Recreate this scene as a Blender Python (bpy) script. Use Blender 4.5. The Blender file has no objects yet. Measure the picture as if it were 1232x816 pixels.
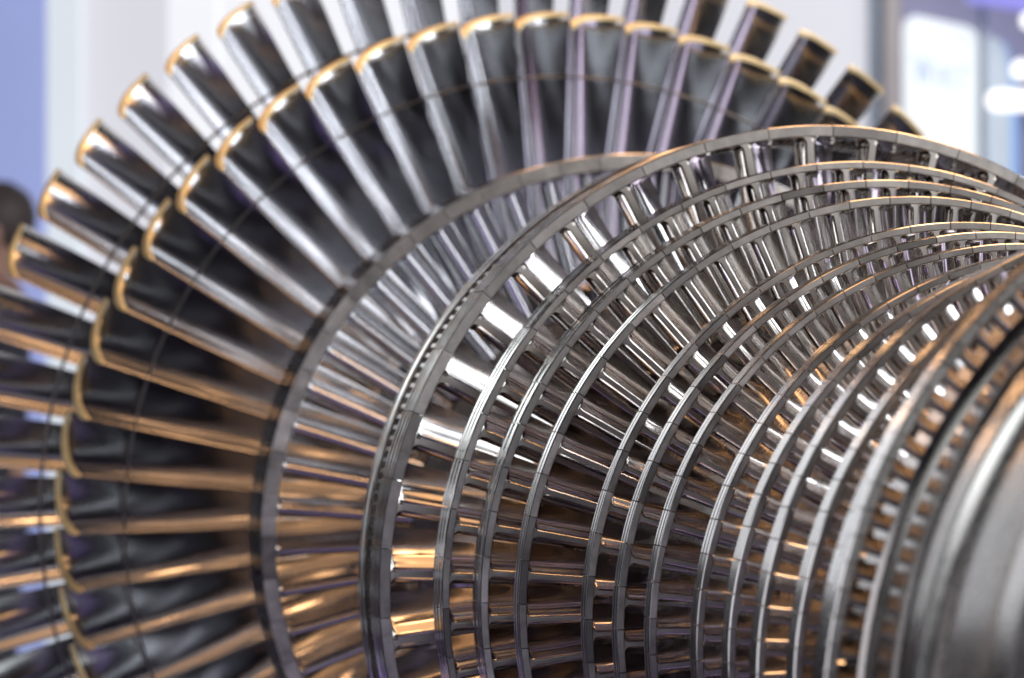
import bpy, math, random
from mathutils import Matrix, Vector

random.seed(7)
sc = bpy.context.scene
COL = sc.collection
PI = math.pi
R_ = math.radians

# ------------------------------------------------------------------ camera
CAM_Z = 1.30
U = 0.6                      # metres per unit of the measured rotor
cam_d = bpy.data.cameras.new('camera')
cam = bpy.data.objects.new('camera', cam_d)
COL.objects.link(cam)
cam.location = (0, 0, CAM_Z)
cam.rotation_euler = (PI / 2, 0, 0)
cam_d.sensor_width = 36.0
cam_d.lens = 3600.0 / 1232.0 * 36.0
cam_d.clip_start = 0.05
cam_d.clip_end = 200
cam_d.dof.use_dof = True
cam_d.dof.focus_distance = 3.80 * U
cam_d.dof.aperture_fstop = 7.2
cam_d.dof.aperture_blades = 0
sc.camera = cam

# ------------------------------------------------------------------ view
sc.view_settings.view_transform = 'Standard'
sc.view_settings.look = 'None'
sc.view_settings.exposure = 0.0
sc.view_settings.gamma = 1.0
sc.cycles.max_bounces = 8
sc.cycles.glossy_bounces = 5
sc.cycles.diffuse_bounces = 2
sc.cycles.use_denoising = True
sc.cycles.sample_clamp_indirect = 6.0
sc.cycles.blur_glossy = 0.3

# ------------------------------------------------------------------ world: the dim hall around
w = bpy.data.worlds.new('World')
sc.world = w
w.use_nodes = True
wb = w.node_tree.nodes['Background']
wb.inputs['Color'].default_value = (0.30, 0.30, 0.42, 1)
wb.inputs['Strength'].default_value = 0.05

# ------------------------------------------------------------------ hall lamps and added fill
ROTC = Vector((0.3, 3.0, 1.0))
def lamp(name, loc, sx, sy, power, col, aim=ROTC, shape='RECTANGLE', spread=180):
    d = bpy.data.lights.new(name, 'AREA')
    d.shape = shape
    d.size = sx
    d.size_y = sy
    d.energy = power
    d.color = col
    d.spread = R_(spread)
    o = bpy.data.objects.new(name, d)
    COL.objects.link(o)
    o.location = loc
    o.rotation_euler = (Vector(aim) - Vector(loc)).to_track_quat('-Z', 'Y').to_euler()
    return o
WHITE = (0.93, 0.96, 1.0)
WARM = (1.0, 0.54, 0.24)
VIOL = (0.58, 0.43, 1.0)
PINK = (1.0, 0.55, 0.85)
BLUE = (0.45, 0.55, 1.0)
#LAMPS
def panel(name, loc, sx, sy, rad, col, aim=ROTC, shape='RECTANGLE', spread=180):
    """rad = brightness of the lit face"""
    a = sx * sy * (PI / 4 if shape in ('DISK', 'ELLIPSE') else 1)
    return lamp(name, loc, sx, sy, rad * PI * a, col, aim, shape, spread)
def tubes(name, c, n, gap, ln, wd, rads, col, aim=ROTC, along=(0, 0, 1)):
    """a row of n bare tubes side by side, spaced by gap across the view to aim"""
    c = Vector(c)
    d = (Vector(aim) - c).normalized()
    side = d.cross(Vector(along)).normalized()
    for k in range(n):
        panel(name, c + side * (k - (n - 1) / 2) * gap, ln, wd, rads[k % len(rads)], col, aim=Vector(aim) + side * (k - (n - 1) / 2) * gap)
def tubes(name, c, n, gap, ln, wd, rads, col, aim=ROTC, along=(0, 0, 1)):
    """a row of n bare tubes side by side, spaced by gap across the view to aim"""
    c = Vector(c)
    d = (Vector(aim) - c).normalized()
    side = d.cross(Vector(along)).normalized()
    for k in range(n):
        panel(name, c + side * (k - (n - 1) / 2) * gap, ln, wd, rads[k % len(rads)], col, aim=Vector(aim) + side * (k - (n - 1) / 2) * gap)
def tubes(name, c, n, gap, ln, wd, rads, col, aim=ROTC, along=(0, 0, 1)):
    """a row of n bare tubes side by side, spaced by gap across the view to aim"""
    c = Vector(c)
    d = (Vector(aim) - c).normalized()
    side = d.cross(Vector(along)).normalized()
    for k in range(n):
        panel(name, c + side * (k - (n - 1) / 2) * gap, ln, wd, rads[k % len(rads)], col, aim=Vector(aim) + side * (k - (n - 1) / 2) * gap)
def sph(az, el, D=4.6):
    a, e = R_(az), R_(el)
    return Vector((0.2 + D * math.sin(a) * math.cos(e), 2.8 + D * math.cos(a) * math.cos(e), 0.95 + D * math.sin(e)))
def tubes(name, c, n, gap, ln, wd, rads, col, aim=ROTC, along=(0, 0, 1)):
    """a row of n tubes side by side, spaced by gap, facing aim"""
    c = Vector(c)
    d = (Vector(aim) - c).normalized()
    side = d.cross(Vector(along)).normalized()
    for k in range(n):
        sh = side * (k - (n - 1) / 2) * gap
        panel(name, c + sh, ln, wd, rads[k % len(rads)], col, aim=Vector(aim) + sh)
def sph(az, el, D=4.6):
    a, e = R_(az), R_(el)
    return Vector((0.2 + D * math.sin(a) * math.cos(e), 2.8 + D * math.cos(a) * math.cos(e), 0.95 + D * math.sin(e)))
def tubes(name, c, n, gap, ln, wd, rads, col, aim=ROTC, along=(0, 0, 1)):
    """a row of n tubes side by side, spaced by gap, facing aim"""
    c = Vector(c)
    d = (Vector(aim) - c).normalized()
    side = d.cross(Vector(along)).normalized()
    for k in range(n):
        sh = side * (k - (n - 1) / 2) * gap
        panel(name, c + sh, ln, wd, rads[k % len(rads)], col, aim=Vector(aim) + sh)
def sph(az, el, D=4.6):
    a, e = R_(az), R_(el)
    return Vector((0.2 + D * math.sin(a) * math.cos(e), 2.8 + D * math.cos(a) * math.cos(e), 0.95 + D * math.sin(e)))
def tubes(name, c, n, gap, ln, wd, rads, col, aim=ROTC, along=(0, 0, 1)):
    """a row of n tubes side by side, spaced by gap, facing aim"""
    c = Vector(c)
    d = (Vector(aim) - c).normalized()
    side = d.cross(Vector(along)).normalized()
    for k in range(n):
        sh = side * (k - (n - 1) / 2) * gap
        panel(name, c + sh, ln, wd, rads[k % len(rads)], col, aim=Vector(aim) + sh)
def sph(az, el, D=4.6):
    a, e = R_(az), R_(el)
    return Vector((0.2 + D * math.sin(a) * math.cos(e), 2.8 + D * math.cos(a) * math.cos(e), 0.95 + D * math.sin(e)))
def tubes(name, c, n, gap, ln, wd, rads, col, aim=ROTC, along=(0, 0, 1)):
    """a row of n tubes side by side, spaced by gap, facing aim"""
    c = Vector(c)
    d = (Vector(aim) - c).normalized()
    side = d.cross(Vector(along)).normalized()
    for k in range(n):
        sh = side * (k - (n - 1) / 2) * gap
        panel(name, c + sh, ln, wd, rads[k % len(rads)], col, aim=Vector(aim) + sh)
def sph(az, el, D=4.6):
    a, e = R_(az), R_(el)
    return Vector((0.2 + D * math.sin(a) * math.cos(e), 2.8 + D * math.cos(a) * math.cos(e), 0.95 + D * math.sin(e)))
def tubes(name, c, n, gap, ln, wd, rads, col, aim=ROTC, along=(0, 0, 1)):
    """a row of n tubes side by side, spaced by gap, facing aim"""
    c = Vector(c)
    d = (Vector(aim) - c).normalized()
    side = d.cross(Vector(along)).normalized()
    for k in range(n):
        sh = side * (k - (n - 1) / 2) * gap
        panel(name, c + sh, ln, wd, rads[k % len(rads)], col, aim=Vector(aim) + sh)
def sph(az, el, D=4.6):
    a, e = R_(az), R_(el)
    return Vector((0.2 + D * math.sin(a) * math.cos(e), 2.8 + D * math.cos(a) * math.cos(e), 0.95 + D * math.sin(e)))
def tubes(name, c, n, gap, ln, wd, rads, col, aim=ROTC, along=(0, 0, 1)):
    """a row of n tubes side by side, spaced by gap, facing aim"""
    c = Vector(c)
    d = (Vector(aim) - c).normalized()
    side = d.cross(Vector(along)).normalized()
    for k in range(n):
        sh = side * (k - (n - 1) / 2) * gap
        panel(name, c + sh, ln, wd, rads[k % len(rads)], col, aim=Vector(aim) + sh)
def sph(az, el, D=4.6):
    a, e = R_(az), R_(el)
    return Vector((0.2 + D * math.sin(a) * math.cos(e), 2.8 + D * math.cos(a) * math.cos(e), 0.95 + D * math.sin(e)))
def tubes(name, c, n, gap, ln, wd, rads, col, aim=ROTC, along=(0, 0, 1)):
    """a row of n tubes side by side, spaced by gap, facing aim"""
    c = Vector(c)
    d = (Vector(aim) - c).normalized()
    side = d.cross(Vector(along)).normalized()
    for k in range(n):
        sh = side * (k - (n - 1) / 2) * gap
        panel(name, c + sh, ln, wd, rads[k % len(rads)], col, aim=Vector(aim) + sh)
def sph(az, el, D=4.6):
    a, e = R_(az), R_(el)
    return Vector((0.2 + D * math.sin(a) * math.cos(e), 2.8 + D * math.cos(a) * math.cos(e), 0.95 + D * math.sin(e)))
def tubes(name, c, n, gap, ln, wd, rads, col, aim=ROTC, along=(0, 0, 1)):
    """a row of n tubes side by side, spaced by gap, facing aim"""
    c = Vector(c)
    d = (Vector(aim) - c).normalized()
    side = d.cross(Vector(along)).normalized()
    for k in range(n):
        sh = side * (k - (n - 1) / 2) * gap
        panel(name, c + sh, ln, wd, rads[k % len(rads)], col, aim=Vector(aim) + sh)
def sph(az, el, D=4.6):
    a, e = R_(az), R_(el)
    return Vector((0.2 + D * math.sin(a) * math.cos(e), 2.8 + D * math.cos(a) * math.cos(e), 0.95 + D * math.sin(e)))
def tubes(name, c, n, gap, ln, wd, rads, col, aim=ROTC, along=(0, 0, 1)):
    """a row of n tubes side by side, spaced by gap, facing aim"""
    c = Vector(c)
    d = (Vector(aim) - c).normalized()
    side = d.cross(Vector(along)).normalized()
    for k in range(n):
        sh = side * (k - (n - 1) / 2) * gap
        panel(name, c + sh, ln, wd, rads[k % len(rads)], col, aim=Vector(aim) + sh)
def sph(az, el, D=4.6):
    a, e = R_(az), R_(el)
    return Vector((0.2 + D * math.sin(a) * math.cos(e), 2.8 + D * math.cos(a) * math.cos(e), 0.95 + D * math.sin(e)))
def tubes(name, c, n, gap, ln, wd, rads, col, aim=ROTC, along=(0, 0, 1)):
    """a row of n tubes side by side, spaced by gap, facing aim"""
    c = Vector(c)
    d = (Vector(aim) - c).normalized()
    side = d.cross(Vector(along)).normalized()
    for k in range(n):
        sh = side * (k - (n - 1) / 2) * gap
        panel(name, c + sh, ln, wd, rads[k % len(rads)], col, aim=Vector(aim) + sh)
# white exhibition lighting on the right
panel('ceiling_panel_lamp', sph(24, 36, 5.4), 1.3, 1.5, 1.3, WHITE)
tubes('tube_lamp', sph(36, 40), 5, 0.34, 0.16, 2.2, (6.5, 4.2, 5.6), (0.88, 0.93, 1.0))
tubes('tube_lamp', sph(63, 32), 6, 0.36, 0.16, 2.2, (17.0, 11), (0.90, 0.94, 1.0))
tubes('tube_lamp', sph(96, 29), 5, 0.40, 0.18, 2.2, (15.0, 10.0), WHITE)
tubes('tube_lamp', sph(121, 40), 4, 0.42, 0.18, 2.0, (14.0, 9.0), WHITE)
panel('side_panel_lamp', sph(42, 4), 2.0, 1.5, 1.7, (0.84, 0.82, 1.0))
panel('side_panel_lamp', sph(80, 9), 3.0, 1.2, 1.5, (0.82, 0.74, 1.0))
panel('pink_tube_lamp', sph(52, 6), 0.12, 1.6, 4.0, PINK)
# soft unseen fill panels added left, behind and beside the viewer
panel('added_fill_lamp', sph(-31, 17), 1.7, 1.7, 1.7, WHITE)
panel('added_fill_lamp', sph(-137, 8), 1.5, 2.2, 1.8, (0.97, 0.96, 1.0))
panel('added_fill_lamp', sph(148, 5), 1.9, 1.9, 1.6, (1.0, 0.96, 0.92))
panel('added_fill_lamp', (-0.3, -1.8, 2.6), 1.9, 0.75, 5.0, (0.93, 1.0, 0.99))
panel('added_fill_lamp', (-1.2, -2.2, 1.4), 0.4, 1.2, 1.2, WHITE)
panel('added_fill_lamp', (-4.2, 4.0, 1.6), 1.0, 1.6, 2.4, (1.0, 0.93, 0.85))
# fill light added to lift the wall and posts behind
panel('wall_fill_lamp', (2.4, 9.6, 4.6), 2.0, 0.5, 7.0, (0.95, 0.95, 1.0), aim=(1.9, 12.4, 1.8), spread=100)
# warm downlights over and behind the rotor
panel('warm_panel_lamp', sph(-2, 44), 1.7, 1.5, 1.3, WARM)
panel('warm_panel_lamp', sph(-29, 44), 1.5, 1.5, 1.2, WARM)
tubes('warm_tube_lamp', sph(0, 72, 3.4), 3, 0.4, 0.16, 1.2, (8, 6), WARM)
tubes('warm_tube_lamp', sph(75, 68, 3.4), 4, 0.4, 0.16, 1.6, (17, 12), WARM)
panel('warm_panel_lamp', sph(-172, 69, 3.4), 0.8, 0.3, 4.0, WARM)
for az, el in ((-12, 26), (-3, 33), (4, 41), (-8, 50), (6, 55), (-22, 38), (-30, 50), (8, 30), (-40, 40)):
    panel('warm_spot_lamp', sph(az, el), 0.24, 0.24, 9.0, WARM, shape='DISK')
# violet light from below
panel('violet_floor_lamp', (-1.0, 0.5, 0.10), 2.4, 0.45, 2.8, VIOL)
panel('violet_floor_lamp', (0.3, 2.35, 0.04), 1.6, 1.2, 0.5, VIOL, aim=(0.3, 2.35, 1))
panel('warm_spot_lamp', sph(140, 38), 0.6, 0.6, 7.0, WARM, shape='DISK')
for az, el in ((-27, 31), (-34, 27), (-20, 45)):
    panel('warm_spot_lamp', sph(az, el), 0.14, 0.14, 60.0, WARM, shape='DISK')
panel('added_fill_lamp', (0.35, -1.8, 1.95), 1.2, 0.5, 2.6, (0.95, 0.98, 1.0))  # another unseen fill, added to lift the long blade faces
panel('warm_panel_lamp', sph(176, 50), 1.0, 0.4, 3.0, WARM)
#ENDLAMPS

# ------------------------------------------------------------------ materials
def new_mat(name):
    m = bpy.data.materials.new(name)
    m.use_nodes = True
    nt = m.node_tree
    return m, nt, nt.nodes['Principled BSDF']

def N(nt, typ, **kw):
    n = nt.nodes.new(typ)
    for k, v in kw.items():
        setattr(n, k, v)
    return n

def steel(name, base, rough, rvar, streak, bump, vary=0.12, seg=False, coarse=0.0, mottle=0.5):
    """Metal with streaks along the local axis scale 'streak', mottled roughness, per-object (or per-segment) tone."""
    m, nt, p = new_mat(name)
    L = nt.links.new
    p.inputs['Metallic'].default_value = 1.0
    tc = N(nt, 'ShaderNodeTexCoord')
    mp = N(nt, 'ShaderNodeMapping')
    mp.inputs['Scale'].default_value = streak
    L(tc.outputs['Object'], mp.inputs['Vector'])
    n1 = N(nt, 'ShaderNodeTexNoise')
    n1.inputs['Scale'].default_value = 1.0
    n1.inputs['Detail'].default_value = 2.5
    L(mp.outputs['Vector'], n1.inputs['Vector'])
    n2 = N(nt, 'ShaderNodeTexNoise')
    n2.inputs['Scale'].default_value = 34
    n2.inputs['Detail'].default_value = 5
    n2.inputs['Roughness'].default_value = 0.65
    L(tc.outputs['Object'], n2.inputs['Vector'])
    # roughness
    mr = N(nt, 'ShaderNodeMapRange')
    mr.inputs['From Min'].default_value = 0.3
    mr.inputs['From Max'].default_value = 0.7
    mr.inputs['To Min'].default_value = rough - rvar
    mr.inputs['To Max'].default_value = rough + rvar
    mix = N(nt, 'ShaderNodeMix', data_type='FLOAT')
    mix.inputs['Factor'].default_value = mottle
    L(n1.outputs['Fac'], mix.inputs['A'])
    L(n2.outputs['Fac'], mix.inputs['B'])
    L(mix.outputs['Result'], mr.inputs['Value'])
    L(mr.outputs['Result'], p.inputs['Roughness'])
    # tone
    if seg:
        at = N(nt, 'ShaderNodeAttribute', attribute_name='seg')
        rnd = at.outputs['Fac']
    else:
        oi = N(nt, 'ShaderNodeObjectInfo')
        rnd = oi.outputs['Random']
    mv = N(nt, 'ShaderNodeMapRange')
    mv.inputs['To Min'].default_value = 1 - vary
    mv.inputs['To Max'].default_value = 1 + vary
    L(rnd, mv.inputs['Value'])
    mn = N(nt, 'ShaderNodeMapRange')
    mn.inputs['From Min'].default_value = 0.25
    mn.inputs['From Max'].default_value = 0.75
    mn.inputs['To Min'].default_value = 1 - coarse
    mn.inputs['To Max'].default_value = 1 + coarse
    L(n2.outputs['Fac'], mn.inputs['Value'])
    mu = N(nt, 'ShaderNodeMath', operation='MULTIPLY')
    L(mv.outputs['Result'], mu.inputs[0])
    L(mn.outputs['Result'], mu.inputs[1])
    vm = N(nt, 'ShaderNodeVectorMath', operation='SCALE')
    vm.inputs[0].default_value = base
    L(mu.outputs['Value'], vm.inputs['Scale'])
    L(vm.outputs['Vector'], p.inputs['Base Color'])
    # bump
    bp = N(nt, 'ShaderNodeBump')
    bp.inputs['Strength'].default_value = bump
    bp.inputs['Distance'].default_value = 0.001
    L(n1.outputs['Fac'], bp.inputs['Height'])
    L(bp.outputs['Normal'], p.inputs['Normal'])
    return m

M_LONG = steel('long_blade_steel', (0.46, 0.46, 0.48), 0.16, 0.05, (4, 60, 60), 0.04)
M_BLADE = steel('polished_blade_steel', (0.66, 0.635, 0.615), 0.12, 0.06, (5, 110, 110), 0.0)
M_FACE = steel('machined_face_steel', (0.41, 0.395, 0.385), 0.44, 0.10, (90, 90, 90), 0.35, vary=0.50, seg=True, coarse=0.34)
M_STUB = steel('dull_shaded_blade_steel', (0.27, 0.25, 0.25), 0.30, 0.08, (5, 110, 110), 0.0, 0.2)  # rougher blade steel, darkened to put the stubs' shade into the colour
M_NOSE = steel('machined_nose_steel', (0.46, 0.44, 0.425), 0.38, 0.10, (30, 90, 90), 0.2, vary=0.2, coarse=0.15)
M_FIN = steel('turned_rim_steel', (0.58, 0.57, 0.57), 0.15, 0.06, (3, 3, 900), 0.10, vary=0.14, seg=True, coarse=0.05, mottle=0.15)
M_BODY = steel('rotor_body_steel', (0.34, 0.325, 0.32), 0.24, 0.10, (4, 4, 700), 0.12, coarse=0.15)
M_GOLD = steel('gold_tip_coating', (0.86, 0.69, 0.36), 0.44, 0.10, (60, 60, 60), 0.2, coarse=0.10)
M_GOLD.node_tree.nodes['Principled BSDF'].inputs['Metallic'].default_value = 0.35
M_WIRE = steel('lacing_wire_steel', (0.22, 0.21, 0.21), 0.4, 0.1, (50, 50, 50), 0.2)

def diffuse(name, col, rough=0.6, noise=0.08, scale=6.0, spec=0.3):
    m, nt, p = new_mat(name)
    tc = N(nt, 'ShaderNodeTexCoord')
    n1 = N(nt, 'ShaderNodeTexNoise')
    n1.inputs['Scale'].default_value = scale
    n1.inputs['Detail'].default_value = 6
    nt.links.new(tc.outputs['Object'], n1.inputs['Vector'])
    mr = N(nt, 'ShaderNodeMapRange')
    mr.inputs['To Min'].default_value = 1 - noise
    mr.inputs['To Max'].default_value = 1 + noise
    nt.links.new(n1.outputs['Fac'], mr.inputs['Value'])
    vm = N(nt, 'ShaderNodeVectorMath', operation='SCALE')
    vm.inputs[0].default_value = col
    nt.links.new(mr.outputs['Result'], vm.inputs['Scale'])
    nt.links.new(vm.outputs['Vector'], p.inputs['Base Color'])
    p.inputs['Roughness'].default_value = rough
    p.inputs['Specular IOR Level'].default_value = spec
    return m

def glow(name, col, strength, noise=0.05, scale=1.2):
    """Uneven glow, for lamps and backlit panels, or in place of light on walls."""
    m, nt, p = new_mat(name)
    p.inputs['Base Color'].default_value = (col[0] * 0.25, col[1] * 0.25, col[2] * 0.25, 1)
    p.inputs['Roughness'].default_value = 0.5
    p.inputs['Emission Color'].default_value = (*col, 1)
    tc = N(nt, 'ShaderNodeTexCoord')
    n1 = N(nt, 'ShaderNodeTexNoise')
    n1.inputs['Scale'].default_value = scale
    nt.links.new(tc.outputs['Object'], n1.inputs['Vector'])
    mr = N(nt, 'ShaderNodeMapRange')
    mr.inputs['To Min'].default_value = strength * (1 - noise)
    mr.inputs['To Max'].default_value = strength * (1 + noise)
    nt.links.new(n1.outputs['Fac'], mr.inputs['Value'])
    nt.links.new(mr.outputs['Result'], p.inputs['Emission Strength'])
    return m

# ------------------------------------------------------------------ mesh helpers
class MB:
    def __init__(self):
        self.v, self.f, self.mi, self.seg = [], [], [], []
    def grid(self, rows, closed_u=False, mat=0, seg=0.5, flip=False, matrow=None):
        """rows: list of lists of points (same length); quads between neighbours."""
        b = len(self.v)
        n = len(rows[0])
        for r in rows:
            self.v.extend(r)
        for i in range(len(rows) - 1):
            for j in range(n if closed_u else n - 1):
                k = (j + 1) % n
                q = [b + i * n + j, b + i * n + k, b + (i + 1) * n + k, b + (i + 1) * n + j]
                if flip:
                    q.reverse()
                self.f.append(q)
                self.mi.append(matrow[i] if matrow else mat)
                self.seg.append(seg)
        return b
    def face(self, idx, mat=0, seg=0.5):
        self.f.append(list(idx)); self.mi.append(mat); self.seg.append(seg)
    def box(self, c, s, mat=0, rot=None, seg=0.5):
        b = len(self.v)
        for dx in (-1, 1):
            for dy in (-1, 1):
                for dz in (-1, 1):
                    p = Vector((dx * s[0] / 2, dy * s[1] / 2, dz * s[2] / 2))
                    if rot is not None:
                        p = rot @ p
                    self.v.append(tuple(p + Vector(c)))
        for q in ((0, 1, 3, 2), (4, 6, 7, 5), (0, 4, 5, 1), (2, 3, 7, 6), (0, 2, 6, 4), (1, 5, 7, 3)):
            self.face([b + i for i in q], mat, seg)
    def mesh(self, name, mats, smooth=35):
        me = bpy.data.meshes.new(name)
        me.from_pydata([tuple(p) for p in self.v], [], self.f)
        for m in mats:
            me.materials.append(m)
        me.polygons.foreach_set('material_index', self.mi)
        at = me.attributes.new('seg', 'FLOAT', 'FACE')
        at.data.foreach_set('value', self.seg)
        if smooth:
            me.polygons.foreach_set('use_smooth', [True] * len(me.polygons))
            me.set_sharp_from_angle(angle=R_(smooth))
        me.update()
        return me

def link(name, me, parent=None):
    o = bpy.data.objects.new(name, me)
    COL.objects.link(o)
    if parent:
        o.parent = parent
    return o

def tag(o, label=None, cat=None, group=None, kind=None):
    for k, v in (('label', label), ('category', cat), ('group', group), ('kind', kind)):
        if v:
            o[k] = v
    return o

# ------------------------------------------------------------------ the rotor
# measured frame: local Z is the rotor axis (positive towards the viewer), angles about it
Rm = Matrix(((0.9478335, 0.2399866, 0.2098049), (0.2457382, -0.9693353, -0.0013890), (0.2030379, 0.0528736, -0.9777423)))
Mc = Matrix(((1, 0, 0), (0, 0, 1), (0, -1, 0)))
RW = Mc @ Rm
S0 = -4.0
origin = RW @ Vector((1.4378 * U, 0, S0 * U)) + Vector((0, 0, CAM_Z))
rotor = bpy.data.objects.new('turbine_rotor', None)
COL.objects.link(rotor)
rotor.empty_display_size = 0.2
rotor.matrix_world = Matrix.Translation(origin) @ RW.to_4x4()
tag(rotor, 'polished steel steam turbine rotor with many rings of shrouded blades and gold-tipped long blades', 'turbine rotor')
def zz(s):
    return (s - S0) * U

CURV = 1.0                   # how far the bend of a section is gathered at its front
def camber(u, b0, b1, L):
    # mean line position after arc fraction u (numerically integrated)
    n = 24
    t = z = 0.0
    for i in range(n):
        uu = (i + 0.5) / n * u
        b = b0 + (b1 - b0) * (1 - (1 - uu) ** CURV)
        t -= math.sin(b) * L * u / n
        z -= math.cos(b) * L * u / n
    return t, z

def section(L, b0, b1, thick, off=0.0, n=15, nose=1.0):
    """Closed aerofoil loop [(t, z)], LE at origin (front), sweeping back towards -t, -z. off = offset outward."""
    us = [0.5 * (1 - math.cos(PI * i / n)) for i in range(n + 1)]
    up, dn = [], []
    for u in us:
        t, z = camber(u, b0, b1, L)
        b = b0 + (b1 - b0) * (1 - (1 - u) ** CURV)
        h = 5 * thick * L * (0.2969 * math.sqrt(u) * nose - 0.126 * u - 0.3516 * u * u + 0.2843 * u ** 3 - 0.1015 * u ** 4)
        h = max(h, 0.0035 * L * 2) if u > 0.02 else h
        h += off * (1.0 if 0.0 < u else 0.0)
        nx, nz = math.cos(b), -math.sin(b)      # normal to mean line, +t side
        up.append((t + nx * h, z + nz * h))
        dn.append((t - nx * h, z - nz * h))
    # nose lies at z = 0 at most
    loop = up + dn[::-1][:-1]
    loop[0] = (loop[0][0], loop[0][1] + off)
    return loop

def wrap(r, t, z):
    a = t / r
    return (r * math.cos(a), r * math.sin(a), z)

def blade_mesh(name, stations, mats, gold_from=None, cap=True, root_cap=False):
    """stations: list of (r, loop, t0, z0)."""
    mb = MB()
    rows = []
    for (r, loop, t0, z0, dr) in stations:
        # dr: radius change per unit of axial distance back (flare)
        rows.append([wrap(r + (-zq) * dr, tq + t0, zq + z0) for (tq, zq) in loop])
    mr = [0] * (len(rows) - 1)
    if gold_from is not None:
        for i in range(gold_from, len(rows) - 1):
            mr[i] = 1
    b = mb.grid(rows, closed_u=True, matrow=mr)
    n = len(rows[0])
    if cap:
        o = b + (len(rows) - 1) * n
        h = n // 2
        # cap by strips between upper and lower side
        up = [o + i for i in range(h + 1)]
        dn = [o] + [o + n - 1 - i for i in range(h)]
        dn = [o] + [o + n - i for i in range(1, n - h)]
        k = min(len(up), len(dn))
        for i in range(k - 1):
            q = [up[i], up[i + 1], dn[i + 1], dn[i]]
            q2 = []
            for x in q:
                if x not in q2:
                    q2.append(x)
            if len(q2) > 2:
                mb.face(q2, 1 if gold_from is not None else 0)
    return mb.mesh(name, mats, smooth=40)

def smoothstep(x):
    x = max(0, min(1, x))
    return x * x * (3 - 2 * x)

def solve_section(dt, dz, b0):
    """length L and exit angle so the mean line reaches (-dt, -dz)."""
    b1 = 1.2
    for _ in range(60):
        t, z = camber(1, b0, b1, 1.0)
        e = math.atan2(-t, -z) - math.atan2(dt, dz)
        b1 -= e * 1.2
    t, z = camber(1, b0, b1, 1.0)
    return math.hypot(dt, dz) / math.hypot(t, z), b1

def long_blade(name, Rt, Rr, dtip, ztip, droot, zroot, flare, thick_t, thick_r):
    st = []
    n = 18
    for i in range(n + 1):
        x = i / n
        r = Rr + (Rt - Rr) * x
        k = x ** 0.9
        dt = droot + (dtip - droot) * k
        dz = zroot + (ztip - zroot) * k
        b0 = R_(-15) + R_(21) * k
        L, b1 = solve_section(dt, dz, b0)
        th = thick_r + (thick_t - thick_r) * (x ** 0.6)
        loop = section(L * U, b0, b1, th)
        st.append((r * U, loop, 0.0, 0.0, flare * x))
        if i == n - 1:
            # gold strip starts shortly below the tip
            rs = Rt - 0.0075
            x2 = (rs - Rr) / (Rt - Rr)
            k2 = x2 ** 0.9
            L2, b2 = solve_section(droot + (dtip - droot) * k2, zroot + (ztip - zroot) * k2, R_(-15) + R_(21) * k2)
            th2 = thick_r + (thick_t - thick_r) * (x2 ** 0.6)
            st.append((rs * U, section(L2 * U, R_(-15) + R_(21) * k2, b2, th2), 0, 0, flare * x2))
            st.append((rs * U, section(L2 * U, R_(-15) + R_(21) * k2, b2, th2, off=0.0012 * U), 0, 0, flare * x2))
    last = st[-1]
    g = len(st) - 2
    L, b1 = solve_section(dtip, ztip, R_(6))
    st[-1] = (Rt * U, section(L * U, R_(6), b1, thick_t, off=0.0012 * U), 0, 0, flare)
    return blade_mesh(name, st, [M_LONG, M_GOLD], gold_from=g)

def drum_blade(name, Ri, Rr, dt, dz, thick, fillet, b0=R_(-20), twist=0.25, nose=1.15, mat=None):
    """shrouded blade from hub Rr to shroud inner radius Ri with a fillet flaring into the shroud and hub."""
    st = []
    radii = []
    n = 5
    for i in range(n + 1):
        radii.append(Rr + (Ri - fillet - Rr) * i / n)
    for i in range(1, 6):
        radii.append(Ri - fillet + fillet * math.sin(i / 5 * PI / 2))
    for r in radii:
        x = (r - Rr) / (Ri - Rr)
        d = dt * (1 - twist * (1 - x))
        z = dz * (1 + twist * 0.6 * (1 - x))
        L, b1 = solve_section(d, z, b0)
        q = max(0.0, (r - (Ri - fillet)) / fillet)
        off = fillet * 0.85 * (1 - math.sqrt(max(0, 1 - q * q)))
        loop = section(L * U, b0, b1, thick, off=off * U, n=19, nose=nose)
        # the nose is turned flat, flush with the shroud front
        loop = [(t, min(zq + (0.0018 if nose > 1.1 else 0.0) * U, 0.0)) for (t, zq) in loop]
        st.append((r * U, loop, 0.0, -0.0006 * U, 0.0))
    me = blade_mesh(name, st, [mat, M_NOSE], cap=False)
    for p in me.polygons:
        if all(me.vertices[k].co.z > -0.0007 * U for k in p.vertices):
            p.material_index = 1
    return me

def revolve(profile, a0, a1, k, mb, seg=0.5, ends=False, mats=None):
    """profile: list of (r, z) in metres, closed=False; mats per profile edge."""
    rows = []
    for i in range(k + 1):
        a = a0 + (a1 - a0) * i / k
        ca, sa = math.cos(a), math.sin(a)
        rows.append([(r * ca, r * sa, z) for r, z in profile])
    b = len(mb.v)
    n = len(profile)
    for r in rows:
        mb.v.extend(r)
    for i in range(k):
        for j in range(n - 1):
            mb.face([b + i * n + j, b + i * n + j + 1, b + (i + 1) * n + j + 1, b + (i + 1) * n + j], mats[j] if mats else 0, seg)
    if ends:
        mb.face([b + j for j in range(n)][::-1], 0, seg)
        mb.face([b + k * n + j for j in range(n)], 0, seg)

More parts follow.
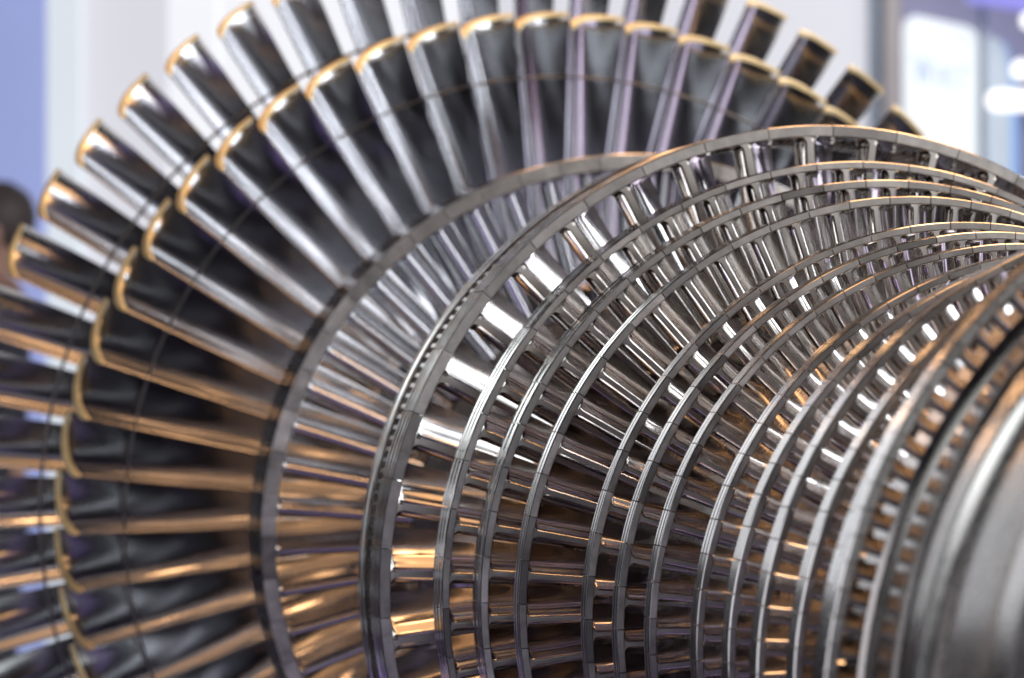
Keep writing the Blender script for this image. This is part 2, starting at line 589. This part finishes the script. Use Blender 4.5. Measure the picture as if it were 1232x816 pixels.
def shroud_mesh(name, R, thick, depth, nseg, fins, joint, extra=None, gap=0.0015):
    """segmented shroud ring; z=0 is the front face. R outer radius, fins = number of sealing fins on the rim."""
    mb = MB()
    Ri = R - thick
    ch = 0.0012
    prof = [(Ri, -depth), (Ri, -ch * 1.2), (Ri + ch, 0.0), (R - ch, 0.0), (R, -ch)]
    mats = [1, 0, 0, 1]
    fw = depth / (fins * 2 + 1)
    z = -ch
    h = 0.0055
    for i in range(fins):
        z0 = -depth * (i + 0.55) / (fins + 0.2)
        prof += [(R, z0 + fw * 0.55), (R - h, z0 + fw * 0.35), (R - h, z0 - fw * 0.35), (R, z0 - fw * 0.55)]
        mats += [1, 1, 1, 1]
    prof += [(R, -depth), (Ri, -depth)]
    mats += [1, 0]
    prof = [(r * U, z * U) for r, z in prof]
    p = 2 * PI / nseg
    rnd = random.Random(sum(ord(c) for c in name) + nseg)
    for i in range(nseg):
        a0 = joint + i * p
        g = gap / R / 2
        s = rnd.random()
        s = 0.25 + 0.5 * s
        if rnd.random() < 0.07:
            s = 1.0
        elif rnd.random() < 0.07:
            s = 0.0
        dz = rnd.uniform(-0.0006, 0.0006) * U
        pr = [(r, zq + dz) for r, zq in prof]
        revolve(pr, a0 + g, a0 + p - g, 5, mb, seg=s, ends=True, mats=mats)
    return mb

def finish(mb, name, mats=(None,)):
    return mb.mesh(name, [M_FACE, M_FIN], smooth=30)

VIEW0, VIEW1 = 50.0, 222.0       # the arc of the rotor the photograph shows

def wheel(me_blade, blade_name, nb, phase, z, disc_prof, label, lab_all=None):
    """one bladed wheel: its disc rim, its blades"""
    mb = MB()
    revolve(disc_prof, 0, 2 * PI, 96, mb)
    wd = link('blade_wheel', mb.mesh('blade_wheel', [M_BODY]), rotor)
    wd.location = (0, 0, z)
    tag(wd, label)
    first = link(blade_name, me_blade, wd)
    hidden = []
    used = False
    for i in range(nb):
        a = phase + 360.0 / nb * i
        a %= 360
        if VIEW0 <= a <= VIEW1:
            if not used:
                o = first; used = True
            else:
                o = first.copy(); COL.objects.link(o); o.parent = wd
            o.rotation_euler = (0, 0, R_(a))
        else:
            hidden.append(R_(a))
    # the far arc, out of the picture, as one piece
    vs, fs, mi, sg = [], [], [], []
    base_v = [v.co.copy() for v in me_blade.vertices]
    polys = [(tuple(p.vertices), p.material_index) for p in me_blade.polygons]
    mb = MB()
    for a in hidden:
        c, s = math.cos(a), math.sin(a)
        b = len(mb.v)
        mb.v.extend([(p.x * c - p.y * s, p.x * s + p.y * c, p.z) for p in base_v])
        for vv, m in polys:
            mb.face([b + k for k in vv], m)
    h = link(blade_name, mb.mesh(blade_name + '_rest', list(me_blade.materials), smooth=40), wd)
    tag(h, kind='stuff')
    return wd

def ring(mb, z, wd, label=None):
    o = link('shroud_ring', mb.mesh('shroud_ring', [M_FACE, M_FIN], smooth=30), wd)
    if label:
        tag(o, label)
    return o

def torus_mesh(name, R, r, mat):
    mb = MB()
    rows = []
    for i in range(145):
        a = 2 * PI * i / 144
        rows.append([((R + r * math.cos(b)) * math.cos(a), (R + r * math.cos(b)) * math.sin(a), r * math.sin(b)) for b in [2 * PI * j / 8 for j in range(8)]])
    mb.grid(rows, closed_u=True)
    return mb.mesh(name, [mat], smooth=60)

def disc(Ro, Rin, zf, zb):
    return [(Rin * U, zf * U), (Ro * U - 0.004 * U, zf * U), (Ro * U, zf * U - 0.004 * U), (Ro * U, zb * U), (Rin * U, zb * U)]

CURV = 1.6
# ---- the two rear wheels of long gold-tipped blades
me1 = long_blade('rear_long_blade', 1.2067, 0.50, 0.1104, 0.0713, 0.060, 0.13, 0.45, 0.075, 0.15)
w1 = wheel(me1, 'long_blade', 56, 2.881, zz(-6.3171), disc(0.51, 0.30, 0.02, -0.20), 'rearmost wheel of the longest gold-tipped blades')
ws = link('lacing_wire', torus_mesh('lacing_wire', 1.046 * U, 0.0036 * U, M_WIRE), w1)
ws.location = (0, 0, 0.002 * U)
me2 = long_blade('front_long_blade', 1.0000, 0.46, 0.1266, 0.0772, 0.058, 0.13, 0.45, 0.075, 0.15)
w2 = wheel(me2, 'long_blade', 55, -0.895, zz(-5.9306), disc(0.47, 0.30, 0.02, -0.20), 'second wheel of long gold-tipped blades in front of the rearmost one')
ws = link('lacing_wire', torus_mesh('lacing_wire', 0.899 * U, 0.0028 * U, M_WIRE), w2)
ws.location = (0, 0, -0.040 * U)

# ---- shrouded wheels:    s       R      thick   depth  nb  phase  fins   hub    dt     dz    thk  fillet  name  label
ROWS = [
    (-5.3754, 0.7043, 0.028, 0.17, 56, 1.0, 2, 0.42, 0.050, 0.120, 0.20, 0.010, 'shrouded_blade', 'wheel with a broad plain shroud just before the long blades'),
    (-4.2505, 0.6775, 0.0170, 0.080, 42, 0.750, 3, 0.45, 0.060, 0.095, 0.20, 0.011, 'shrouded_blade', 'wheel of wide bright blades under a triple-finned shroud'),
    (-4.0963, 0.6144, 0.0108, 0.070, 55, -0.588, 3, 0.44, 0.043, 0.070, 0.20, 0.009, 'shrouded_blade', None),
    (-3.9875, 0.5821, 0.0112, 0.056, 58, 1.825, 2, 0.43, 0.040, 0.060, 0.20, 0.008, 'shrouded_blade', None),
    (-3.8720, 0.5536, 0.0110, 0.034, 58.5, -1.771, 2, 0.41, 0.040, 0.055, 0.20, 0.008, 'shrouded_blade', None),
    (-3.6744, 0.5106, 0.0100, 0.027, 58, 1.367, 2, 0.40, 0.036, 0.040, 0.20, 0.007, 'drum_blade', None),
    (-3.5758, 0.4943, 0.0096, 0.027, 58, 1.791, 2, 0.40, 0.036, 0.040, 0.20, 0.007, 'drum_blade', None),
    (-3.4860, 0.4767, 0.0090, 0.027, 68, 1.0, 2, 0.39, 0.028, 0.040, 0.20, 0.006, 'drum_blade', None),
    (-3.3298, 0.4620, 0.0090, 0.027, 70, 0.5, 2, 0.385, 0.026, 0.040, 0.20, 0.006, 'drum_blade', None),
    (-3.1914, 0.4641, 0.0090, 0.027, 76, 0.2, 3, 0.385, 0.025, 0.038, 0.20, 0.006, 'short_blade', None),
    (-3.0026, 0.4882, 0.0090, 0.027, 86, 0.8, 3, 0.40, 0.024, 0.038, 0.20, 0.005, 'short_blade', None),
    (-2.8902, 0.4832, 0.0090, 0.027, 86, 0.4, 3, 0.40, 0.024, 0.038, 0.20, 0.005, 'short_blade', None),
    (-2.6750, 0.5250, 0.0095, 0.028, 92, 0.3, 3, 0.45, 0.023, 0.036, 0.20, 0.005, 'short_blade', None),
    (-2.5750, 0.5555, 0.0110, 0.022, 138, 0.5, 2, 0.519, 0.0165, 0.026, 0.22, 0.003, 'stub_blade', 'last wheel of short stub blades beside the bare drum'),
]
CURV = 1.25
for i, (s, R, th, dp, nb, ph, fins, hub, dt, dz, tk, fl, nm, lab) in enumerate(ROWS):
    nbi = int(round(nb + 0.01))
    p = 360.0 / nbi
    me = drum_blade(nm, R - th, hub, dt, dz, tk, fl, b0=R_(-6 if i == 0 else -15 if i == 1 else -11), nose=1.0 if i in (0, 13) else 1.15, mat=M_LONG if i == 0 else M_STUB if i == 13 else M_BLADE)
    # the joints lie at ph; the blade nose sits about a third of a pitch on from the joint
    wd = wheel(me, nm, nbi, ph + 0.34 * p, zz(s), disc(hub + 0.006, hub - 0.12, 0.004, -dz * 1.15 - 0.01), lab)
    ring(shroud_mesh('row%d' % i, R, th, dp, nbi, fins, R_(ph)), zz(s), wd)
    if i == 1:
        # rear seal ring of the widest drum row, with its castellated rim
        mb = MB()
        revolve([(0.655 * U, -0.185 * U), (0.655 * U, -0.122 * U), (0.676 * U, -0.122 * U), (0.678 * U, -0.125 * U), (0.678 * U, -0.146 * U), (0.672 * U, -0.148 * U),
                 (0.672 * U, -0.158 * U), (0.678 * U, -0.160 * U), (0.678 * U, -0.185 * U), (0.655 * U, -0.185 * U)], 0, 2 * PI, 180, mb)
        o = link('seal_ring', mb.mesh('seal_ring', [M_FIN, M_FIN], smooth=30), wd)
        mb = MB()
        for k in range(252):
            a = 2 * PI * k / 252
            mb.box((0.664 * U * math.cos(a), 0.664 * U * math.sin(a), -0.101 * U), (0.016 * U, 0.0062 * U, 0.043 * U), rot=Matrix.Rotation(a, 3, 'Z'))
        link('castellation', mb.mesh('castellation', [M_FIN], smooth=0), wd)

# ---- rotor body: drum, stepped rings and shaft
mb = MB()
P_ = [(0.0, -7.4), (0.28, -7.4), (0.28, -6.7), (0.42, -6.6), (0.42, -5.5), (0.36, -5.4), (0.34, -5.1), (0.34, -4.6), (0.40, -4.42), (0.42, -4.0), (0.416, -3.9),
      (0.412, -3.62), (0.410, -3.6), (0.402, -3.45), (0.398, -3.1), (0.412, -3.05), (0.412, -2.76), (0.44, -2.745), (0.44, -2.64), (0.512, -2.63), (0.512, -2.553),
      (0.514, -2.550), (0.518, -2.547), (0.518, -2.505), (0.514, -2.502), (0.498, -2.501), (0.498, -2.482),
      (0.516, -2.480), (0.520, -2.477), (0.520, -2.444), (0.516, -2.441), (0.507, -2.439), (0.507, -2.315), (0.509, -2.308), (0.513, -2.301), (0.518, -2.292),
      (0.520, -2.282), (0.520, -2.235), (0.516, -2.229), (0.495, -2.226), (0.495, -2.0), (0.44, -1.99), (0.435, -1.3), (0.0, -1.3)]
revolve([(r * U, zz(s)) for r, s in P_], 0, 2 * PI, 192, mb)
body = link('rotor_body', mb.mesh('rotor_body', [M_BODY], smooth=30), rotor)
# balance plugs let into the rim of the last drum
mbp = None
for k in range(132):
    a = 2 * PI * k / 132
    if not (R_(120) <= a <= R_(205)):
        continue
    if mbp is None:
        q = MB()
        rows = []
        for rr, z in ((0.0046, -0.001), (0.0045, 0.0004), (0.0036, 0.0005), (0.0032, 0.0002), (0.0, 0.0002)):
            rows.append([(z * U, rr * U * math.cos(b), rr * U * math.sin(b)) for b in [2 * PI * j / 14 for j in range(14)]])
        q.grid(rows, closed_u=True)
        mbp = q.mesh('balance_plug', [M_BODY])
    o = link('balance_plug', mbp, body)
    o.location = (0.507 * U * math.cos(a), 0.507 * U * math.sin(a), zz(-2.415))
    o.rotation_euler = (0, 0, a)

# ------------------------------------------------------------------ the hall behind
def at(u, v, z):
    return Vector(((u - 616) / 3600 * z, z, CAM_Z - (v - 408) / 3600 * z))

def board(name, u0, u1, v0, v1, z, th, mat, label, cat, group=None, bev=0.006):
    p0, p1 = at(u0, v1, z), at(u1, v0, z)
    c = (p0 + p1) / 2
    mb = MB()
    mb.box((0, 0, 0), (p1.x - p0.x, th, p1.z - p0.z))
    me = mb.mesh(name, [mat], smooth=0)
    o = link(name, me)
    o.location = (c.x, c.y + th / 2, c.z)
    if bev:
        b = o.modifiers.new('edge', 'BEVEL'); b.width = bev; b.segments = 2
    tag(o, label, cat, group)
    return o

M_FLOOR = diffuse('hall_floor', (0.035, 0.035, 0.045), 0.35, 0.2, 3)
mb = MB(); mb.box((0, 6, -0.01), (60, 60, 0.02))
fl = link('floor', mb.mesh('floor', [M_FLOOR], smooth=0)); tag(fl, kind='structure')

FLOORV = 408 + CAM_Z / 12.0 * 3600
M_BLUE = glow('blue_backlit_fabric', (0.43, 0.50, 0.92), 0.68, 0.06)
M_POSTW = glow('pale_self_lit_column', (0.80, 0.86, 0.93), 0.86, 0.04)  # plain column; its glow stands in for light falling on it
M_WALL = glow('pale_self_lit_wall', (0.83, 0.83, 0.90), 0.80, 0.05, 0.8)  # wall is no lamp; its lighting is put in as glow
M_WALL2 = glow('bright_self_lit_wall', (0.94, 0.95, 1.0), 0.93, 0.03, 0.8)  # brighter stretch of wall, its light put in as stronger glow
M_BACK = diffuse('slate_violet_wall', (0.36, 0.35, 0.50), 0.6)
M_BEIGE = diffuse('beige_post', (0.72, 0.66, 0.66), 0.5)
M_GREYP = diffuse('grey_post', (0.45, 0.52, 0.62), 0.5)
M_SIGN = glow('white_backlit_sign', (0.90, 0.95, 1.0), 0.98, 0.02)
M_LAMPW = glow('white_lamp_glass', (1, 1, 1), 1.6, 0.01)
M_VSTRIP = glow('violet_strip', (0.35, 0.33, 0.95), 0.8, 0.02)
M_MARK = glow('pale_blue_lettering', (0.66, 0.76, 0.95), 0.75, 0.02)

board('wall_panel', -260, 54, -500, FLOORV, 12.0, 0.08, M_BLUE, 'periwinkle blue backlit wall panel at the far left', 'wall panel')
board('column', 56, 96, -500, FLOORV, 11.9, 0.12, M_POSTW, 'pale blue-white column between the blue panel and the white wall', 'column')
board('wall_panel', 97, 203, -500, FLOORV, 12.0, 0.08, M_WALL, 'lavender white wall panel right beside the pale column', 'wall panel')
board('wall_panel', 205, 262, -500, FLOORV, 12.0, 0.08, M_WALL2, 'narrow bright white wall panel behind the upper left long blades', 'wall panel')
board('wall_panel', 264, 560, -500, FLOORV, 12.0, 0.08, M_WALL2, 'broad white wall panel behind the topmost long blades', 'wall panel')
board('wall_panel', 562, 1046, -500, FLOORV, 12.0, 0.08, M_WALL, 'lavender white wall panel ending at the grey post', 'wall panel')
board('grey_post', 1047, 1063, -500, FLOORV, 11.9, 0.10, M_GREYP, 'narrow blue-grey post beside the beige post', 'post')
board('beige_post', 1064, 1084, -500, FLOORV, 11.85, 0.12, M_BEIGE, 'beige post left of the white lit sign', 'post')
board('wall', 1085, 2400, -500, FLOORV, 12.4, 0.10, M_BACK, 'slate violet wall behind the white lit sign', 'wall')


# lit sign: a slab with a slightly slanting top, rounded corners and faint lettering
def sign_slab(name, pts, z, th, mat, bev=0.02):
    mb = MB()
    P = [at(u, v, z) for u, v in pts]
    c = sum(P, Vector()) / len(P)
    n = len(P)
    b = len(mb.v)
    for p in P:
        mb.v.append((p.x - c.x, -th / 2, p.z - c.z))
    for p in P:
        mb.v.append((p.x - c.x, th / 2, p.z - c.z))
    mb.face(range(n)); mb.face([n + k for k in range(n)][::-1])
    for k in range(n):
        mb.face((k, n + k, n + (k + 1) % n, (k + 1) % n))
    o = link(name, mb.mesh(name, [mat], smooth=0))
    o.location = (c.x, z + th / 2, c.z)
    o.modifiers.new('edge', 'BEVEL').width = bev
    return o
sg = sign_slab('lit_sign', [(1091, 230), (1091, 24), (1098, 17), (1170, 32), (1178, 42), (1178, 230)][::-1], 12.1, 0.15, M_SIGN)
tag(sg, 'tall white backlit sign with faint blue letters between two posts', 'lit sign')
def stroke(p0, p1, wd, z=12.08):
    a, b = at(p0[0], p0[1], z), at(p1[0], p1[1], z)
    d = b - a
    mb = MB()
    rot = Matrix.Rotation(-math.atan2(d.z, d.x), 3, 'Y')
    mb.box((0, 0, 0), (d.length, 0.012, wd), rot=rot)
    return mb, (a + b) / 2
mb = MB()
for p0, p1 in (((1101, 62), (1106, 100)), ((1106, 100), (1111, 70)), ((1111, 70), (1116, 100)), ((1116, 100), (1121, 62)),
               ((1127, 80), (1127, 104)), ((1127, 82), (1136, 82)), ((1136, 82), (1136, 104)),
               ((1143, 80), (1143, 104)), ((1143, 80), (1150, 80)), ((1143, 104), (1150, 104)), ((1157, 78), (1157, 106)), ((1157, 80), (1166, 80))):
    m2, c = stroke(p0, p1, 0.012)
    c = c - sg.location
    b = len(mb.v)
    mb.v.extend([(v[0] + c.x, v[1] + c.y, v[2] + c.z) for v in m2.v])
    for q in m2.f:
        mb.face([b + k for k in q])
link('lettering', mb.mesh('lettering', [M_MARK], smooth=0), sg)
board('grey_post', 1179, 1187, -500, FLOORV, 12.0, 0.06, M_GREYP, 'thin grey post at the right edge of the white lit sign', 'post')
bs = sign_slab('lit_sign', [(1188, 230), (1188, 40), (1203, 46), (1212, 62), (1217, 100), (1217, 230)][::-1], 12.1, 0.12, glow('pale_blue_backlit_sign', (0.72, 0.82, 0.95), 0.66, 0.03), 0.02)
tag(bs, 'pale blue lit panel with a curved right side, right of the thin grey post', 'lit sign')
bb = sign_slab('lit_sign', [(1203, 230), (1203, 46), (1212, 54), (1221, 80), (1226, 110), (1227, 230)][::-1], 12.25, 0.06, glow('sky_blue_backlit_sign', (0.32, 0.52, 0.92), 0.8, 0.03), 0.02)
tag(bb, 'sky blue curved edge panel showing beside the pale blue lit panel', 'lit sign')
def bar_lamp(name, u0, u1, v0, v1, z, mat, label, cat):
    p0, p1 = at(u0, v1, z), at(u1, v0, z)
    r = (p1.z - p0.z) / 2
    mb = MB()
    rows = []
    L = p1.x - p0.x
    prof = [(0, 0.001), (r * 0.1, r * 0.45), (r * 0.3, r * 0.75), (r, r)]
    prof = prof + [(L - x, q) for x, q in prof[::-1]]
    for x, q in prof:
        rows.append([(x - L / 2, q * math.cos(b), q * math.sin(b)) for b in [2 * PI * k / 20 for k in range(20)]])
    mb.grid(rows, closed_u=True)
    o = link(name, mb.mesh(name, [mat], smooth=50))
    c = (p0 + p1) / 2
    o.location = (c.x, z, c.z)
    tag(o, label, cat)
    return o
bar_lamp('tube_lamp', 1186, 1290, 108, 134, 11.6, M_LAMPW, 'glowing white tube lamp at the right edge', 'lamp')
bar_lamp('globe_lamp', 1217, 1241, 71, 97, 11.6, M_LAMPW, 'round glowing white lamp just above the tube lamp', 'lamp')
bar_lamp('globe_lamp', 1228, 1250, 14, 36, 11.6, M_LAMPW, 'round glowing white lamp nearest the upper right corner', 'lamp')
vs = sign_slab('light_strip', [(1165, -30), (1165, 1), (1300, 22), (1300, -30)], 11.9, 0.08, M_VSTRIP, 0.01)
tag(vs, 'violet light strip slanting across the upper right corner', 'light strip')

# ------------------------------------------------------------------ the visitor at the left edge
M_SKIN = diffuse('skin', (0.50, 0.31, 0.24), 0.55, 0.06, 20)
M_HAIR = diffuse('dark_brown_hair', (0.10, 0.085, 0.085), 0.5, 0.35, 60)
M_SHIRT = diffuse('dark_jacket', (0.05, 0.055, 0.075), 0.8, 0.15, 30)
ZP = 8.3
hc = at(-13, 274, ZP)          # head centre
H = hc.z + 0.125              # standing height
def skin_body(name, joints, edges, mat):
    me = bpy.data.meshes.new(name)
    me.from_pydata([j[:3] for j in joints], edges, [])
    me.materials.append(mat)
    o = link(name, me)
    sk = o.modifiers.new('skin', 'SKIN')
    for k, j in enumerate(joints):
        me.skin_vertices[0].data[k].radius = (j[3], j[4])
        me.skin_vertices[0].data[k].use_root = (k == 0)
    sb = o.modifiers.new('round', 'SUBSURF'); sb.levels = 2; sb.render_levels = 2
    return o
def body_joints():
    J = [(0, 0, 0.53 * H, .145, .105), (0, 0, 0.63 * H, .135, .095), (0, 0, 0.74 * H, .165, .11), (0, 0.0, 0.815 * H, .13, .085), (0, 0.005, 0.85 * H, .056, .056),
         (0, -0.012, 0.885 * H, .066, .078), (0, -0.012, 0.93 * H, .076, .096), (0, 0.0, 0.965 * H, .068, .085)]
    Ed = [(0, 1), (1, 2), (2, 3), (3, 4), (4, 5), (5, 6), (6, 7)]
    for sx in (-1, 1):
        b = len(J)
        J += [(sx * .175, 0, 0.80 * H, .062, .062), (sx * .22, 0.01, 0.63 * H, .045, .045), (sx * .225, -0.05, 0.49 * H, .034, .030), (sx * .225, -0.07, 0.455 * H, .038, .020)]
        Ed += [(3, b), (b, b + 1), (b + 1, b + 2), (b + 2, b + 3)]
        for q, ln in ((-0.026, .062), (-0.009, .074), (0.009, .068), (0.026, .052)):
            c = len(J)
            J += [(sx * .225, -0.07 + q, 0.42 * H, .009, .009), (sx * .218, -0.075 + q, 0.42 * H - ln, .007, .007)]
            Ed += [(b + 3, c), (c, c + 1)]
        c = len(J)
        J += [(sx * .205, -0.115, 0.435 * H, .010, .010), (sx * .198, -0.125, 0.415 * H, .008, .008)]
        Ed += [(b + 3, c), (c, c + 1)]
        b = len(J)
        J += [(sx * .10, 0, 0.48 * H, .088, .09), (sx * .105, -0.01, 0.28 * H, .06, .065), (sx * .105, 0.01, 0.05 * H, .042, .045), (sx * .11, -0.06, 0.02 * H, .042, .03), (sx * .115, -0.15, 0.018 * H, .036, .02)]
        Ed += [(0, b), (b, b + 1), (b + 1, b + 2), (b + 2, b + 3), (b + 3, b + 4)]
    return J, Ed
J, Ed = body_joints()
person = skin_body('person', J, Ed, M_SKIN)
person.location = (hc.x, hc.y, 0)
person.rotation_euler = (0, 0, R_(-70))
tag(person, 'person with short dark hair half cut off at the left edge', 'person')
# hair cap, ears, nose as children
def ellip(mb, c, r, nu=24, nv=16, keep=None, wob=0.0):
    rows = []
    for i in range(nv + 1):
        th = PI * i / nv
        row = []
        for j in range(nu):
            ph = 2 * PI * j / nu
            k = 1 + wob * (math.sin(7 * ph + 3 * th) * math.sin(5 * th) + 0.6 * math.sin(13 * ph + th * 4))
            row.append((c[0] + r[0] * k * math.sin(th) * math.cos(ph), c[1] + r[1] * k * math.sin(th) * math.sin(ph), c[2] + r[2] * k * math.cos(th)))
        rows.append(row)
    mb.grid(rows, closed_u=True)
mb = MB(); ellip(mb, (0, 0.028, 0.945 * H), (.089, .104, .100), wob=0.02)
link('hair', mb.mesh('hair', [M_HAIR], smooth=60), person)
for sx in (-1, 1):
    mb = MB(); ellip(mb, (sx * .082, 0.0, 0.915 * H), (.012, .020, .032)); link('ear', mb.mesh('ear', [M_SKIN], smooth=60), person)
mb = MB(); ellip(mb, (0, -0.108, 0.905 * H), (.014, .020, .024)); link('nose', mb.mesh('nose', [M_SKIN], smooth=60), person)
for sx in (-1, 1):
    mb = MB(); ellip(mb, (sx * .032, -0.093, 0.925 * H), (.013, .010, .008)); link('eye', mb.mesh('eye', [M_HAIR], smooth=60), person)
mb = MB(); ellip(mb, (0, -0.092, 0.882 * H), (.024, .010, .007)); link('mouth', mb.mesh('mouth', [diffuse('lips', (0.42, 0.18, 0.16))], smooth=60), person)
# jacket and trousers follow the body slightly outside it
JJ = [(0, 0, 0.50 * H, .158, .118), (0, 0, 0.63 * H, .150, .110), (0, 0, 0.74 * H, .178, .123), (0, 0, 0.812 * H, .135, .095), (0, 0.005, 0.835 * H, .068, .066)]
JE = [(0, 1), (1, 2), (2, 3), (3, 4)]
for sx in (-1, 1):
    b = len(JJ)
    JJ += [(sx * .177, 0, 0.80 * H, .075, .075), (sx * .22, 0.01, 0.63 * H, .058, .058), (sx * .225, -0.045, 0.50 * H, .046, .044)]
    JE += [(3, b), (b, b + 1), (b + 1, b + 2)]
jk = skin_body('jacket', JJ, JE, M_SHIRT); jk.parent = person
TJ = [(0, 0, 0.52 * H, .150, .112)]
TE = []
for sx in (-1, 1):
    b = len(TJ)
    TJ += [(sx * .10, 0, 0.47 * H, .096, .10), (sx * .105, -0.01, 0.28 * H, .074, .078), (sx * .105, 0.008, 0.045 * H, .062, .066)]
    TE += [(0, b), (b, b + 1), (b + 1, b + 2)]
tr = skin_body('trousers', TJ, TE, M_SHIRT); tr.parent = person
